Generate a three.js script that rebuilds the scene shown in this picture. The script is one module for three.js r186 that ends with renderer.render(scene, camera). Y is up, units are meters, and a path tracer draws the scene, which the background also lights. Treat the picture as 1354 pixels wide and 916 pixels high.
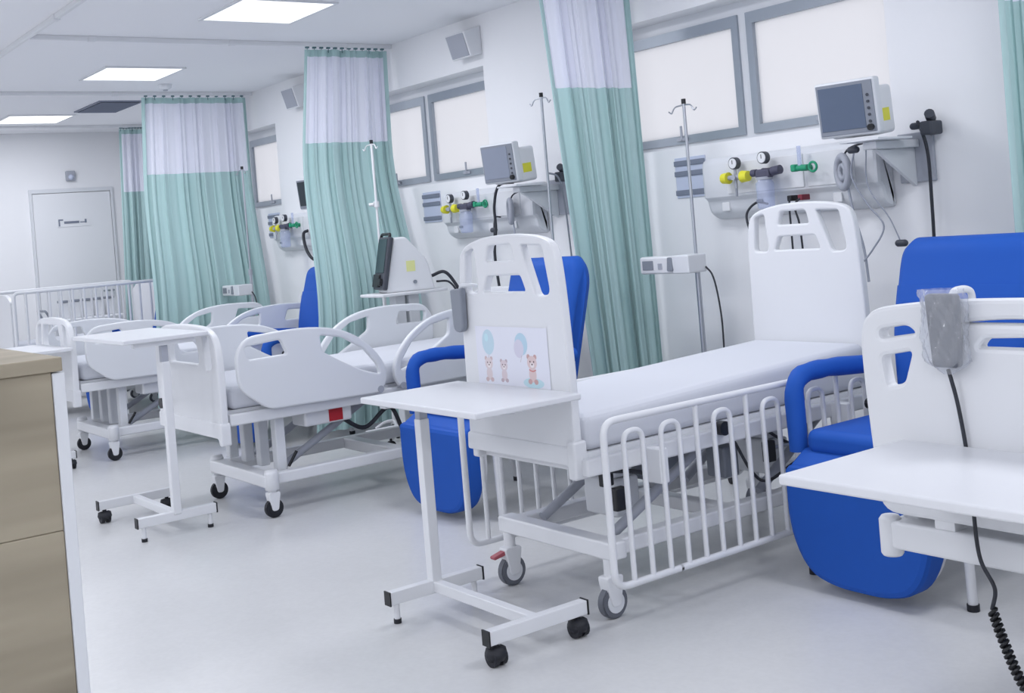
import * as THREE from 'three';
import { mergeGeometries, toCreasedNormals } from 'three/addons/utils/BufferGeometryUtils.js';
import { RoundedBoxGeometry } from 'three/addons/geometries/RoundedBoxGeometry.js';
import { RectAreaLightUniformsLib } from 'three/addons/lights/RectAreaLightUniformsLib.js';

// ---------------------------------------------------------------- camera, sky, exposure
const W = 1354, H = 916, FOCAL = 1566, PRINCIPAL_Y = 300, EYE = 1.35;
const YAW = 36.3 * Math.PI / 180, ROLL = Math.atan(0.0826);
const scene = new THREE.Scene();
const camera = new THREE.PerspectiveCamera(2 * Math.atan(H / 2 / FOCAL) * 180 / Math.PI, W / H, 0.05, 100);
{
  const f = new THREE.Vector3(Math.sin(YAW), 0, -Math.cos(YAW)), r = new THREE.Vector3(Math.cos(YAW), 0, Math.sin(YAW)), u = new THREE.Vector3(0, 1, 0);
  const c = Math.cos(ROLL), s = Math.sin(ROLL);
  const right = r.clone().multiplyScalar(c).addScaledVector(u, -s), up = r.clone().multiplyScalar(s).addScaledVector(u, c);
  camera.matrixAutoUpdate = true;
  camera.quaternion.setFromRotationMatrix(new THREE.Matrix4().makeBasis(right, up, f.clone().negate()));
  camera.position.set(0, EYE, 0);
  camera.setViewOffset(W, H, 0, H / 2 - PRINCIPAL_Y, W, H);
}
scene.add(camera);
scene.background = new THREE.Color().setRGB(0.97, 0.97, 1.05);     // even overcast sky outside the windows
scene.backgroundIntensity = 0.93;
const renderer = new THREE.WebGLRenderer({ antialias: true });
renderer.toneMapping = THREE.LinearToneMapping;
renderer.toneMappingExposure = 0.88;
renderer.shadowMap.enabled = true;
RectAreaLightUniformsLib.init();
const CEIL = 2.78, WALL = 4.6, FAR = -13.3, LEFT = -3.4, BACK = 3.2;
const LAMP_COLOR = new THREE.Color().setRGB(0.955, 0.97, 1.03), LAMP_POWER = 19;

// ---------------------------------------------------------------- helpers
let seed = 7;
const rnd = () => { seed = (seed * 1664525 + 1013904223) >>> 0; return seed / 4294967296; };
const V = (x, y, z) => new THREE.Vector3(x, y, z);
const taken = new Map();
function numbered(name) { const n = taken.get(name) ?? 0; taken.set(name, n + 1); return n ? name + '_' + String(n).padStart(3, '0') : name; }
function clean(g) {
  const o = g.index ? g.toNonIndexed() : g;
  for (const k of Object.keys(o.attributes)) if (!['position', 'normal', 'uv'].includes(k)) o.deleteAttribute(k);
  if (!o.attributes.uv) o.setAttribute('uv', new THREE.BufferAttribute(new Float32Array(o.attributes.position.count * 2), 2));
  return o;
}
function join(gs) { gs = [].concat(gs).map(clean); return gs.length === 1 ? gs[0] : mergeGeometries(gs); }
function mesh(name, gs, m) {
  const o = new THREE.Mesh(join(gs), m); o.name = name; o.castShadow = o.receiveShadow = true; return o;
}
function part(parent, name, gs, m, label) { const o = mesh(name, gs, m); parent.add(o); if (label) o.userData.label = label; return o; }
function tag(o, label, category, group) { o.userData.label = label; o.userData.category = category; if (group) o.userData.group = group; return o; }
function thing(name, label, category, [x, y, z] = [0, 0, 0], turn = 0, group) {
  const o = new THREE.Group(); o.name = numbered(name); scene.add(o); o.position.set(x, y, z); o.rotation.y = turn;
  return tag(o, label, category, group);
}
function single(name, gs, m, label, category, group) { const o = mesh(numbered(name), gs, m); scene.add(o); return tag(o, label, category, group); }
function struct(name, gs, m, parent) { const o = mesh(name, gs, m); (parent ?? scene).add(o); if (!parent) o.userData.kind = 'structure'; return o; }
// boxes by their bounds; r > 0 rounds the edges
function bx(x0, x1, y0, y1, z0, z1, r = 0) {
  const w = x1 - x0, h = y1 - y0, d = z1 - z0;
  const g = r ? new RoundedBoxGeometry(w, h, d, 2, Math.min(r, w / 2.01, h / 2.01, d / 2.01)) : new THREE.BoxGeometry(w, h, d);
  return g.translate((x0 + x1) / 2, (y0 + y1) / 2, (z0 + z1) / 2);
}
function cyl(r, a, b, seg = 16, r2 = r) {                            // a cylinder from point a to point b
  const d = b.clone().sub(a), g = new THREE.CylinderGeometry(r2, r, d.length(), seg);
  g.applyQuaternion(new THREE.Quaternion().setFromUnitVectors(V(0, 1, 0), d.clone().normalize()));
  return g.translate((a.x + b.x) / 2, (a.y + b.y) / 2, (a.z + b.z) / 2);
}
function bendPath(pts, bend) {
  const out = [pts[0].clone()];
  for (let i = 1; i < pts.length - 1; i++) {
    const p = pts[i], a = pts[i - 1].clone().sub(p), b = pts[i + 1].clone().sub(p), k = Math.min(bend, a.length() * 0.48, b.length() * 0.48);
    const A = p.clone().addScaledVector(a.normalize(), k), B = p.clone().addScaledVector(b.normalize(), k);
    const n = k > 0.001 ? 6 : 0;
    for (let j = 0; j <= n; j++) { const t = n ? j / n : 0; out.push(A.clone().multiplyScalar((1 - t) ** 2).addScaledVector(p, 2 * t * (1 - t)).addScaledVector(B, t * t)); }
  }
  out.push(pts[pts.length - 1].clone());
  return out;
}
// a round bar swept along a path with rounded bends; rad may be a function of 0..1
function pipe(pts, rad, bend = 0.03, seg = 10, closed = false) {
  const p = bend === 'smooth' ? new THREE.CatmullRomCurve3(pts, closed).getPoints(pts.length * 8) : bendPath(pts, bend);
  const pos = [], nor = [], uv = [], idx = [], n = p.length, tan = (i) => p[Math.min(i + 1, n - 1)].clone().sub(p[Math.max(i - 1, 0)]).normalize();
  let t = tan(0), u = Math.abs(t.y) < 0.9 ? V(0, 1, 0) : V(1, 0, 0);
  u.sub(t.clone().multiplyScalar(u.dot(t))).normalize();
  let len = 0;
  for (let i = 0; i < n; i++) {
    t = tan(i); u.sub(t.clone().multiplyScalar(u.dot(t))).normalize();
    const v = t.clone().cross(u), r = typeof rad === 'function' ? rad(i / (n - 1)) : rad;
    if (i) len += p[i].distanceTo(p[i - 1]);
    for (let j = 0; j <= seg; j++) {
      const a = j / seg * Math.PI * 2, d = u.clone().multiplyScalar(Math.cos(a)).addScaledVector(v, Math.sin(a));
      pos.push(p[i].x + d.x * r, p[i].y + d.y * r, p[i].z + d.z * r); nor.push(d.x, d.y, d.z); uv.push(j / seg, len);
      if (i && j) { const b = i * (seg + 1) + j, a0 = b - seg - 1; idx.push(a0 - 1, a0, b - 1, a0, b, b - 1); }
    }
  }
  for (const [e, s] of [[0, -1], [n - 1, 1]]) {
    const c = pos.length / 3, d = tan(e).multiplyScalar(s);
    pos.push(p[e].x, p[e].y, p[e].z); nor.push(d.x, d.y, d.z); uv.push(0, 0);
    for (let j = 0; j <= seg; j++) { const k = e * (seg + 1) + j; pos.push(pos[k * 3], pos[k * 3 + 1], pos[k * 3 + 2]); nor.push(d.x, d.y, d.z); uv.push(0, 0); }
    for (let j = 0; j < seg; j++) s > 0 ? idx.push(c, c + 1 + j, c + 2 + j) : idx.push(c, c + 2 + j, c + 1 + j);
  }
  const g = new THREE.BufferGeometry();
  g.setAttribute('position', new THREE.Float32BufferAttribute(pos, 3)); g.setAttribute('normal', new THREE.Float32BufferAttribute(nor, 3)); g.setAttribute('uv', new THREE.Float32BufferAttribute(uv, 2));
  g.setIndex(idx);
  return g;
}
function poly(P, pts, r) {                                           // closed outline with rounded corners
  const n = pts.length;
  for (let i = 0; i < n; i++) {
    const a = pts[(i + n - 1) % n], p = pts[i], b = pts[(i + 1) % n], k = p[2] ?? r;
    const la = Math.hypot(a[0] - p[0], a[1] - p[1]), lb = Math.hypot(b[0] - p[0], b[1] - p[1]), ka = Math.min(k, la * 0.48) / la, kb = Math.min(k, lb * 0.48) / lb;
    const A = [p[0] + (a[0] - p[0]) * ka, p[1] + (a[1] - p[1]) * ka], B = [p[0] + (b[0] - p[0]) * kb, p[1] + (b[1] - p[1]) * kb];
    i ? P.lineTo(...A) : P.moveTo(...A);
    P.quadraticCurveTo(p[0], p[1], ...B);
  }
  P.closePath();
  return P;
}
function slab(outline, holes, t, { r = 0.02, hr = 0.012, bevel = 0.006, steps = 5 } = {}) {     // outline in x, y; thickness t centred on z = 0
  const turn = (q) => q.reduce((a, p, i) => { const n = q[(i + 1) % q.length]; return a + p[0] * n[1] - n[0] * p[1]; }, 0);
  if (turn(outline) < 0) outline = [...outline].reverse();
  const s = poly(new THREE.Shape(), outline, r);
  for (const h of holes) s.holes.push(poly(new THREE.Path(), h, hr));
  const g = new THREE.ExtrudeGeometry(s, { depth: t - 2 * bevel, bevelEnabled: bevel > 0, bevelThickness: bevel, bevelSize: bevel, bevelOffset: -bevel, bevelSegments: 2, curveSegments: steps });
  return toCreasedNormals(g.translate(0, 0, -(t - 2 * bevel) / 2), 0.36);
}
const acrossZ = (g, x = 0) => g.rotateY(-Math.PI / 2).translate(x, 0, 0);   // outline x becomes world z
const mirror = (pts) => pts.map((p) => [-p[0], ...p.slice(1)]).reverse();
function lathe(pts, seg = 20) { return new THREE.LatheGeometry(pts.map((p) => new THREE.Vector2(...p)), seg); }

// ---------------------------------------------------------------- materials
const S = (color, roughness = 0.5, more = {}) => new THREE.MeshStandardMaterial({ color, roughness, ...more });
const P = (color, roughness, more) => new THREE.MeshPhysicalMaterial({ color, roughness, ...more });
function noiseTexture(w, h, fn, srgb = true) {
  const d = new Uint8Array(w * h * 4);
  for (let y = 0; y < h; y++) for (let x = 0; x < w; x++) { const c = fn(x / w, y / h), o = (y * w + x) * 4; for (let k = 0; k < 3; k++) d[o + k] = Math.max(0, Math.min(255, c[k])); d[o + 3] = 255; }
  const t = new THREE.DataTexture(d, w, h); t.wrapS = t.wrapT = THREE.RepeatWrapping; t.magFilter = THREE.LinearFilter; t.minFilter = THREE.LinearMipmapLinearFilter; t.generateMipmaps = true;
  if (srgb) t.colorSpace = THREE.SRGBColorSpace; t.needsUpdate = true; return t;
}
const lat = Array.from({ length: 4096 }, () => rnd());
const vn = (x, y, p) => {                                            // tiling value noise with period p
  const ix = Math.floor(x), iy = Math.floor(y), fx = x - ix, fy = y - iy, s = fx * fx * (3 - 2 * fx), t = fy * fy * (3 - 2 * fy);
  const q = (a, b) => lat[((((a % p) + p) % p) * 61 + (((b % p) + p) % p) * 37) % 4096];
  return (q(ix, iy) * (1 - s) + q(ix + 1, iy) * s) * (1 - t) + (q(ix, iy + 1) * (1 - s) + q(ix + 1, iy + 1) * s) * t;
};
const floorMap = noiseTexture(512, 512, (u, v) => { const n = (vn(u * 8, v * 8, 8) - 0.5) * 3 + (vn(u * 64, v * 64, 64) - 0.5) * 2.5 + (vn(u * 180, v * 180, 180) - 0.5) * 4; return [211 + n, 212 + n, 213 + n]; });
const woodMap = noiseTexture(512, 512, (u, v) => {
  const w = v + 0.04 * vn(u * 2, v * 3, 6), band = vn(u * 1, w * 6, 6), b2 = vn(u * 2, w * 14, 14), fine = vn(u * 5, v * 70, 70), step = THREE.MathUtils.smoothstep(band, 0.45, 0.6), n = (step - 0.5) * 22 + (b2 - 0.5) * 22 + (fine - 0.5) * 9;
  return [148 + n, 139 + n * 0.97, 121 + n * 0.9];
});
const M = {
  wall: S('#f4f5f8', 0.75), ceiling: S('#f6f7fb', 0.85), floor: P('#ffffff', 0.3, { map: floorMap, specularIntensity: 0.6 }), baseboard: S('#c4c8cc', 0.5),
  plastic: S('#e4e6ea', 0.42), plasticCool: S('#dfe2e7', 0.42), powder: S('#e4e6ea', 0.38), sheet: S('#d4d7df', 0.9), steel: S('#b6bac2', 0.3, { metalness: 0.8 }), aluminium: S('#a3abb5', 0.4, { metalness: 0.35 }),
  grey: S('#878d98', 0.5), midGrey: S('#a9adb8', 0.5), darkGrey: S('#41454f', 0.5), black: S('#15171c', 0.45), rubber: S('#1c1e26', 0.6), wheelGrey: S('#676b74', 0.55),
  vinyl: P('#2559b6', 0.6, { specularIntensity: 0.35 }), curtain: P('#b3d1d1', 0.95, { transmission: 0.1, thickness: 0, side: THREE.DoubleSide }),
  net: P('#eef0fb', 1, { transmission: 0.4, thickness: 0, side: THREE.DoubleSide }), hook: S('#5d7f86', 0.6),
  wood: S('#ffffff', 0.5, { map: woodMap }), tableTop: S('#dfe1e6', 0.35), red: S('#b3202c', 0.5), yellow: S('#e6e23c', 0.45), green: S('#1f9a72', 0.45),
  jar: P('#e9eefc', 0.12, { transmission: 0.75, thickness: 0, side: THREE.DoubleSide }), lampGlow: new THREE.MeshStandardMaterial({ color: '#ffffff', emissive: '#ffffff', emissiveIntensity: 1.35, roughness: 0.6 }),
  frosted: P('#ffffff', 0.9, { transmission: 0.92, thickness: 0, side: THREE.DoubleSide }), screen: P('#5d6a80', 0.18, { specularIntensity: 0.7 }), darkScreen: P('#223038', 0.15, { specularIntensity: 0.8 }),
  vent: S('#8a90a0', 0.7), door: S('#eceef2', 0.5), signGrey: S('#7e8596', 0.5), signBlue: S('#c9d1e6', 0.5), cable: S('#2b2e37', 0.55), lightCable: S('#a2a7b5', 0.55),
  clearWrap: P('#f4f6fa', 0.16, { transmission: 0.8, thickness: 0, side: THREE.DoubleSide }),
};

// ---------------------------------------------------------------- the room
{
  const g = new THREE.BoxGeometry(WALL - LEFT + 0.4, 0.1, BACK - FAR + 0.4).translate((WALL + LEFT) / 2, -0.05, (BACK + FAR) / 2);
  const p = g.attributes.position, uv = g.attributes.uv; for (let i = 0; i < p.count; i++) uv.setXY(i, p.getX(i) / 2, p.getZ(i) / 2);
  struct('floor', g, M.floor);
  struct('ceiling', bx(LEFT - 0.2, WALL + 0.2, CEIL, CEIL + 0.12, FAR - 0.2, BACK + 0.2), M.ceiling);
  struct('wall_left', bx(LEFT - 0.2, LEFT, 0, CEIL, FAR, BACK), M.wall);
  struct('wall_back', bx(LEFT - 0.2, WALL + 0.2, 0, CEIL, BACK, BACK + 0.2), M.wall);
  struct('wall_far', bx(LEFT - 0.2, WALL + 0.2, 0, CEIL, FAR - 0.2, FAR), M.wall);
}
const WIN = [[-1.9, -0.15], [-5.25, -3.285], [-8.35, -6.44], [-11.5, -9.68]], SILL = 1.705, HEAD = 2.44;      // openings: z range of each
{
  const gs = [bx(WALL, WALL + 0.2, 0, SILL, FAR, BACK), bx(WALL, WALL + 0.2, HEAD, CEIL, FAR, BACK)];
  const ends = [FAR, ...[...WIN].reverse().flat(), BACK];
  for (let i = 0; i < ends.length; i += 2) gs.push(bx(WALL, WALL + 0.2, SILL, HEAD, ends[i], ends[i + 1]));
  struct('wall_right', gs, M.wall);
  struct('baseboard_right', bx(WALL - 0.015, WALL, 0, 0.09, FAR, BACK), M.baseboard);
  struct('baseboard_far', bx(LEFT, 3.3, 0, 0.09, FAR, FAR + 0.015), M.baseboard);
}
WIN.forEach(([z0, z1], i) => {
  const w = new THREE.Group(); w.name = 'window_' + (i + 1); w.userData.kind = 'structure'; w.position.set(WALL + 0.15, SILL, z0); scene.add(w);
  const wd = z1 - z0, h = HEAD - SILL, mid = wd / 2;
  part(w, 'frame', [bx(0, 0.05, 0, 0.03, 0, wd), bx(0, 0.05, h - 0.07, h, 0, wd), bx(0, 0.05, 0.03, h - 0.07, 0, 0.03), bx(0, 0.05, 0.03, h - 0.07, wd - 0.03, wd), bx(0, 0.05, 0.03, h - 0.07, mid - 0.03, mid + 0.03)], M.plasticCool);
  for (const [a, b] of [[0.03, mid - 0.03], [mid + 0.03, wd - 0.03]]) {
    const s = part(w, 'sash', [bx(-0.014, 0.029, 0.03, 0.075, a, b), bx(-0.014, 0.029, h - 0.13, h - 0.07, a, b), bx(-0.014, 0.029, 0.075, h - 0.13, a, a + 0.045), bx(-0.014, 0.029, 0.075, h - 0.13, b - 0.045, b)], M.aluminium);
    part(s, 'pane', bx(0.008, 0.012, 0.07, h - 0.125, a + 0.04, b - 0.04), M.frosted);
    part(s, 'latch', [bx(-0.03, -0.015, 0.045, 0.065, (a + b) / 2 - 0.04, (a + b) / 2 + 0.04, 0.004), bx(-0.034, -0.022, 0.05, 0.13, (a + b) / 2 - 0.006, (a + b) / 2 + 0.006, 0.003)], M.midGrey);
  }
});
{ // door in the far wall
  const d = new THREE.Group(); d.name = 'door_1'; d.userData.kind = 'structure'; d.position.set(3.38, 0, FAR); scene.add(d);
  part(d, 'leaf', bx(0.03, 0.86, 0.01, 2.12, 0.004, 0.03, 0.004), M.door);
  part(d, 'frame', [bx(0, 0.026, 0, 2.126, 0, 0.035), bx(0.864, 0.89, 0, 2.126, 0, 0.035), bx(0, 0.89, 2.126, 2.17, 0, 0.035)], M.plasticCool);
  const s = part(d, 'door_sign', bx(0.26, 0.62, 1.75, 1.84, 0.03, 0.036), M.door);
  part(s, 'lettering', [bx(0.28, 0.295, 1.76, 1.835, 0.036, 0.04), bx(0.295, 0.33, 1.82, 1.835, 0.036, 0.04), bx(0.34, 0.5, 1.785, 1.81, 0.036, 0.04), bx(0.51, 0.56, 1.79, 1.80, 0.036, 0.04), bx(0.56, 0.58, 1.785, 1.825, 0.036, 0.04)], M.signGrey);
  part(d, 'lever_handle', [cyl(0.012, V(0.8, 1.02, 0.03), V(0.8, 1.02, 0.08)), cyl(0.01, V(0.81, 1.02, 0.075), V(0.69, 1.02, 0.075))], M.steel);
}

// ---------------------------------------------------------------- ceiling: lamps, tracks, grille
function ceilingPanel(x, z, label) {
  const t = thing('ceiling_light', label, 'ceiling light', [x, CEIL, z], 0, 'square ceiling light panels');
  part(t, 'frame', [bx(-0.31, 0.31, -0.012, 0, -0.33, -0.31), bx(-0.31, 0.31, -0.012, 0, 0.31, 0.33), bx(-0.31, -0.29, -0.012, 0, -0.31, 0.31), bx(0.29, 0.31, -0.012, 0, -0.31, 0.31)], M.plastic);
  part(t, 'diffuser', bx(-0.29, 0.29, -0.008, -0.001, -0.31, 0.31), M.lampGlow);
  const l = new THREE.RectAreaLight(LAMP_COLOR, LAMP_POWER, 0.58, 0.62); l.name = 'panel_light'; l.position.set(0, -0.013, 0); l.rotation.x = -Math.PI / 2; t.add(l);
}
for (const [z, where] of [[-11.97, 'beside the dark ceiling grille'], [-9.08, 'between two ceiling curtain tracks, before the third bay'], [-6.6, 'large and bright over the second bay'], [-4.05, 'over the railed crib bay'], [-1.5, 'over the open bay with the wrapped handset'], [1.1, 'over the bay behind the viewer']])
  ceilingPanel(3.15, z, 'square white ceiling light panel ' + where);
for (const x of [-0.2, -2.4]) for (const z of [-11.5, -8.6, -5.7, -2.8, 0.1, 2.2]) ceilingPanel(x, z, x > -1 ? 'square white ceiling light panel over the aisle' : 'square white ceiling light panel along the inner wall');
{
  const z = -11.05, t = thing('ceiling_grille', 'dark grey square air grille set in the ceiling', 'air grille', [3.58, CEIL, z]);
  part(t, 'frame', [bx(-0.2, 0.2, -0.012, 0, -0.39, -0.37), bx(-0.2, 0.2, -0.012, 0, 0.37, 0.39), bx(-0.2, -0.18, -0.012, 0, -0.37, 0.37), bx(0.18, 0.2, -0.012, 0, -0.37, 0.37)], M.vent);
  part(t, 'backing', bx(-0.18, 0.18, -0.003, -0.001, -0.37, 0.37), M.grey);
  for (let i = 0; i < 14; i++) part(t, 'slat', bx(-0.18, 0.18, -0.0035, 0.0035, -0.016, 0.016).rotateX(0.5).translate(0, -0.011, -0.34 + i * 0.0523), M.vent);
}
{
  const t = thing('smoke_detector', 'small round white detector on the ceiling beside a light panel', 'smoke detector', [3.62, CEIL, -9.66]);
  part(t, 'housing', lathe([[0.0, -0.045], [0.03, -0.045], [0.05, -0.03], [0.055, -0.008], [0.055, 0]]), M.plasticCool);
  part(t, 'sensor', lathe([[0.0, -0.055], [0.018, -0.055], [0.022, -0.044]]), M.midGrey);
}
const TRACKS = [-2.5, -4.92, -7.6, -10.12, -12.6];
for (const [i, z] of TRACKS.entries()) {
  const t = thing('curtain_track', ['before the blue recliner', 'between the crib bay and the second bay', 'between the second and third bays', 'between the third and fourth bays', 'by the far wall'].map((w) => 'white curtain track across the ceiling ' + w)[i], 'curtain track', [2.02, CEIL, z], 0, 'curtain tracks');
  part(t, 'rail', bx(0, WALL - 2.02, -0.03, 0, -0.014, 0.014, 0.003), M.powder);
  for (const x of [0.35, 1.3, 2.2]) part(t, 'ceiling_clip', bx(x, x + 0.05, -0.034, 0, -0.02, 0.02, 0.003), M.powder);
}
{
  const t = thing('curtain_track', 'long white curtain track on the ceiling along the foot of the beds', 'curtain track', [2.0, CEIL, 0], 0, 'curtain tracks');
  part(t, 'rail', bx(-0.014, 0.014, -0.03, 0, -12.6, 2, 0.003), M.powder);
  for (const z of [-10.9, -9.0, -7.0, -6.3, -3.8]) part(t, 'ceiling_clip', bx(-0.02, 0.02, -0.034, 0, z, z + 0.06, 0.003), M.powder);
}

// ---------------------------------------------------------------- curtains
// a hanging sheet: columns across, folds in depth; top(s), bottom(s) give x at head and hem
function drape(top, bottom, z0, y0, y1, s0, s1, folds, amp, ph, yTop, yBot, push) {
  const nu = Math.max(8, Math.round((s1 - s0) * 220)), nv = 18, pos = [], uv = [], idx = [];
  for (let j = 0; j <= nv; j++) for (let i = 0; i <= nu; i++) {
    const s = s0 + (s1 - s0) * i / nu, y = y0 + (y1 - y0) * j / nv, k = (yTop - y) / (yTop - yBot);
    const q = s + 0.022 * Math.sin(s * 17 + ph) + 0.014 * Math.sin(s * 41 + ph * 2.3) + 0.012 * k * Math.sin(s * 9 + ph * 3);
    const f = Math.PI * 2 * folds * q + ph, deep = amp * (0.45 + 0.55 * Math.abs(Math.sin(s * 7.3 + ph * 1.7))) * (0.75 + 0.5 * k);
    const x = top(s) + (bottom(s) - top(s)) * k + 0.012 * Math.sin(2 * f) * (0.5 + k), w = 0.75 * (2 * Math.abs(Math.sin(f / 2)) - 1) + 0.45 * Math.sin(f + 0.6) + 0.25 * Math.sin(2.3 * f + ph);
    pos.push(x, y, z0 + deep * w + push * THREE.MathUtils.smoothstep(k, 0.25, 0.75)); uv.push(s * 2, y);
    if (i && j) { const b = j * (nu + 1) + i, a = b - nu - 1; idx.push(a - 1, a, b - 1, a, b, b - 1); }
  }
  const g = new THREE.BufferGeometry(); g.setAttribute('position', new THREE.Float32BufferAttribute(pos, 3)); g.setAttribute('uv', new THREE.Float32BufferAttribute(uv, 2)); g.setIndex(idx); g.computeVertexNormals();
  return g;
}
function curtain(label, z, [t0, t1], [b0, b1], folds, amp, ph, netY = 2.06, push = 0, yBot = 0.07) {
  const t = thing('bay_curtain', label, 'curtain', [0, 0, 0], 0, 'bay curtains'), yTop = CEIL - 0.05;
  const top = (s) => t0 + (t1 - t0) * s, bot = (s) => b0 + (b1 - b0) * s;
  const D = (y0, y1, s0, s1, dz = 0) => drape(top, bot, z + dz, y0, y1, s0, s1, folds, amp, ph, yTop, yBot, push);
  const edge = 0.045;
  part(t, 'fabric', [D(yBot, netY, 0, 1), D(netY, yTop, 0, edge), D(netY, yTop, 1 - edge, 1)], M.curtain, 'pale green folded curtain cloth');
  part(t, 'net', D(netY, yTop - 0.05, edge, 1 - edge), M.net, 'sheer white net along the top');
  part(t, 'header_tape', D(yTop - 0.05, yTop, edge, 1 - edge), M.curtain);
  part(t, 'hem', D(yBot - 0.005, yBot + 0.05, 0, 1, 0.003), M.curtain);
  for (let i = 0; i < 12; i++) {
    const s = (i + 0.5) / 12, x = top(s);
    part(t, 'hook', [pipe([V(x, CEIL - 0.03, z), V(x, yTop - 0.02, z)], 0.003, 0.01, 6), bx(x - 0.012, x + 0.012, CEIL - 0.042, CEIL - 0.03, z - 0.01, z + 0.01)], M.hook);
  }
}
curtain('pale green bay curtain hanging behind the tall blue recliner', TRACKS[0], [4.2, 4.55], [4.16, 4.52], 5, 0.035, 0.4);
curtain('pale green bay curtain with net top beside the railed crib bed and metal drip stand', TRACKS[1], [3.89, 4.54], [4.1, 4.57], 7, 0.045, 1.7, 2.07);
curtain('pale green bay curtain with net top behind the ventilator with the dark screen', TRACKS[2], [3.88, 4.55], [3.57, 4.47], 8, 0.046, 3.1, 2.06, 0.3);
curtain('wide pale green bay curtain with net top beside the small infusion pump', TRACKS[3], [3.57, 4.54], [3.42, 4.54], 8, 0.05, 4.6, 2.06, 0.2);
curtain('narrow pale green bay curtain next to the far white door', TRACKS[4], [4.18, 4.56], [4.08, 4.5], 6, 0.035, 5.3);

// ---------------------------------------------------------------- beds
function casterParts(t, x, z, r, wheelMat, hub, turn = 0, redLever = false) {
  const g = [cyl(0.022, V(x, 2 * r + 0.03, z), V(x, 2 * r + 0.09, z), 14), slab([[x - r * 0.7, 2 * r + 0.035], [x - r * 0.36, r * 0.75], [x + r * 0.36, r * 0.75], [x + r * 0.7, 2 * r + 0.035]], [], 0.05, { r: r * 0.3, bevel: 0.004 }).translate(0, 0, z)];
  const c = part(t, 'caster', g, M.powder);
  part(c, 'wheel', [cyl(r, V(x, r, z - 0.012), V(x, r, z + 0.012), 28), cyl(r * 0.9, V(x, r, z - 0.017), V(x, r, z + 0.017), 28)].map((q) => q), wheelMat);
  part(c, 'hub', cyl(r * 0.64, V(x, r, z - 0.021), V(x, r, z + 0.021), 24), hub);
  if (redLever) part(c, 'brake_lever', slab([[x - r - 0.03, 2 * r + 0.012], [x - r * 0.2, 2 * r + 0.03], [x - r * 0.2, 2 * r + 0.012], [x - r - 0.028, 2 * r]], [], 0.03, { r: 0.006, bevel: 0.003 }).translate(0, 0, z), redLever);
}
const FOOT_HOLES = [
  [[0.085, 1.287], [0.205, 1.28], [0.235, 1.112, 0.03], [0.155, 1.107, 0.02]], [[-0.205, 1.285], [-0.29 + 0.03, 1.27], [-0.275, 1.12, 0.02], [-0.19, 1.115, 0.03]],
  [[-0.11, 1.29], [0.03, 1.29], [0.045, 1.232], [-0.13, 1.232]], [[-0.13, 1.18], [0.072, 1.18], [0.098, 1.122], [-0.16, 1.122]],
];
function posterTexture() {
  const c = document.createElement('canvas'); c.width = 512; c.height = 256; const g = c.getContext('2d');
  g.fillStyle = '#e6e8f3'; g.fillRect(0, 0, 512, 256);
  const ell = (x, y, rx, ry, f) => { g.fillStyle = f; g.beginPath(); g.ellipse(x, y, rx, ry, 0, 0, 7); g.fill(); };
  ell(92, 70, 44, 56, '#c3dbe8'); ell(80, 50, 14, 18, '#c6e6f0'); ell(330, 72, 44, 48, '#b9d5e6'); ell(312, 92, 34, 40, '#d8d6e6');
  g.strokeStyle = '#b9a7ab'; g.lineWidth = 2; for (const [x0, y0, x1, y1] of [[92, 126, 80, 160], [330, 120, 318, 150]]) { g.beginPath(); g.moveTo(x0, y0); g.lineTo(x1, y1); g.stroke(); }
  const bear = (x, y, s, body, line) => {
    ell(x - 18 * s, y - 30 * s, 9 * s, 9 * s, line); ell(x + 18 * s, y - 30 * s, 9 * s, 9 * s, line); ell(x, y + 30 * s, 20 * s, 26 * s, body); ell(x, y - 10 * s, 26 * s, 24 * s, body);
    ell(x - 16 * s, y + 54 * s, 11 * s, 9 * s, line); ell(x + 16 * s, y + 54 * s, 11 * s, 9 * s, line); ell(x, y - 2 * s, 11 * s, 9 * s, '#f0e9ea'); ell(x, y - 5 * s, 4 * s, 3 * s, '#6d5458'); ell(x - 10 * s, y - 14 * s, 3 * s, 3 * s, '#5d484c'); ell(x + 10 * s, y - 14 * s, 3 * s, 3 * s, '#5d484c');
  };
  bear(86, 176, 1.1, '#dfd3d6', '#cfb9bb'); bear(196, 180, 1.0, '#ddd0d6', '#c4b3bc'); ell(398, 236, 70, 22, '#c3e0ea'); bear(396, 162, 1.25, '#e0cbcb', '#cda8a6');
  g.strokeStyle = '#cf8a88'; g.lineWidth = 6; g.beginPath(); g.moveTo(374, 178); g.quadraticCurveTo(396, 192, 420, 178); g.stroke();
  const t = new THREE.CanvasTexture(c); t.colorSpace = THREE.SRGBColorSpace; return t;
}
function mattressGeo(x0, x1, z0, z1, yb, yFoot, yHead) {             // soft box with a crowned top that rises to the head
  const g = new RoundedBoxGeometry(x1 - x0, 1, z1 - z0, 4, 0.035), p = g.attributes.position, L = x1 - x0, wz = z1 - z0;
  // rebuild heights: unit height mapped to bottom..top with a small crown and gentle creases
  for (let i = 0; i < p.count; i++) {
    const u = p.getX(i) / L + 0.5, w = p.getZ(i) / wz * 2, yt = yFoot + (yHead - yFoot) * u, h = p.getY(i);
    const round = h > 0.46 ? h - 0.5 : h < -0.46 ? h + 0.5 : 0, y = h > 0 ? yt + round + 0.008 * (1 - w * w) : yb + round;
    p.setY(i, h > 0.46 || h < -0.46 ? y : yb + (yt - yb) * (h + 0.5));
  }
  return toCreasedNormals(g, 1.0).translate((x0 + x1) / 2, 0, (z0 + z1) / 2);
}
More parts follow.
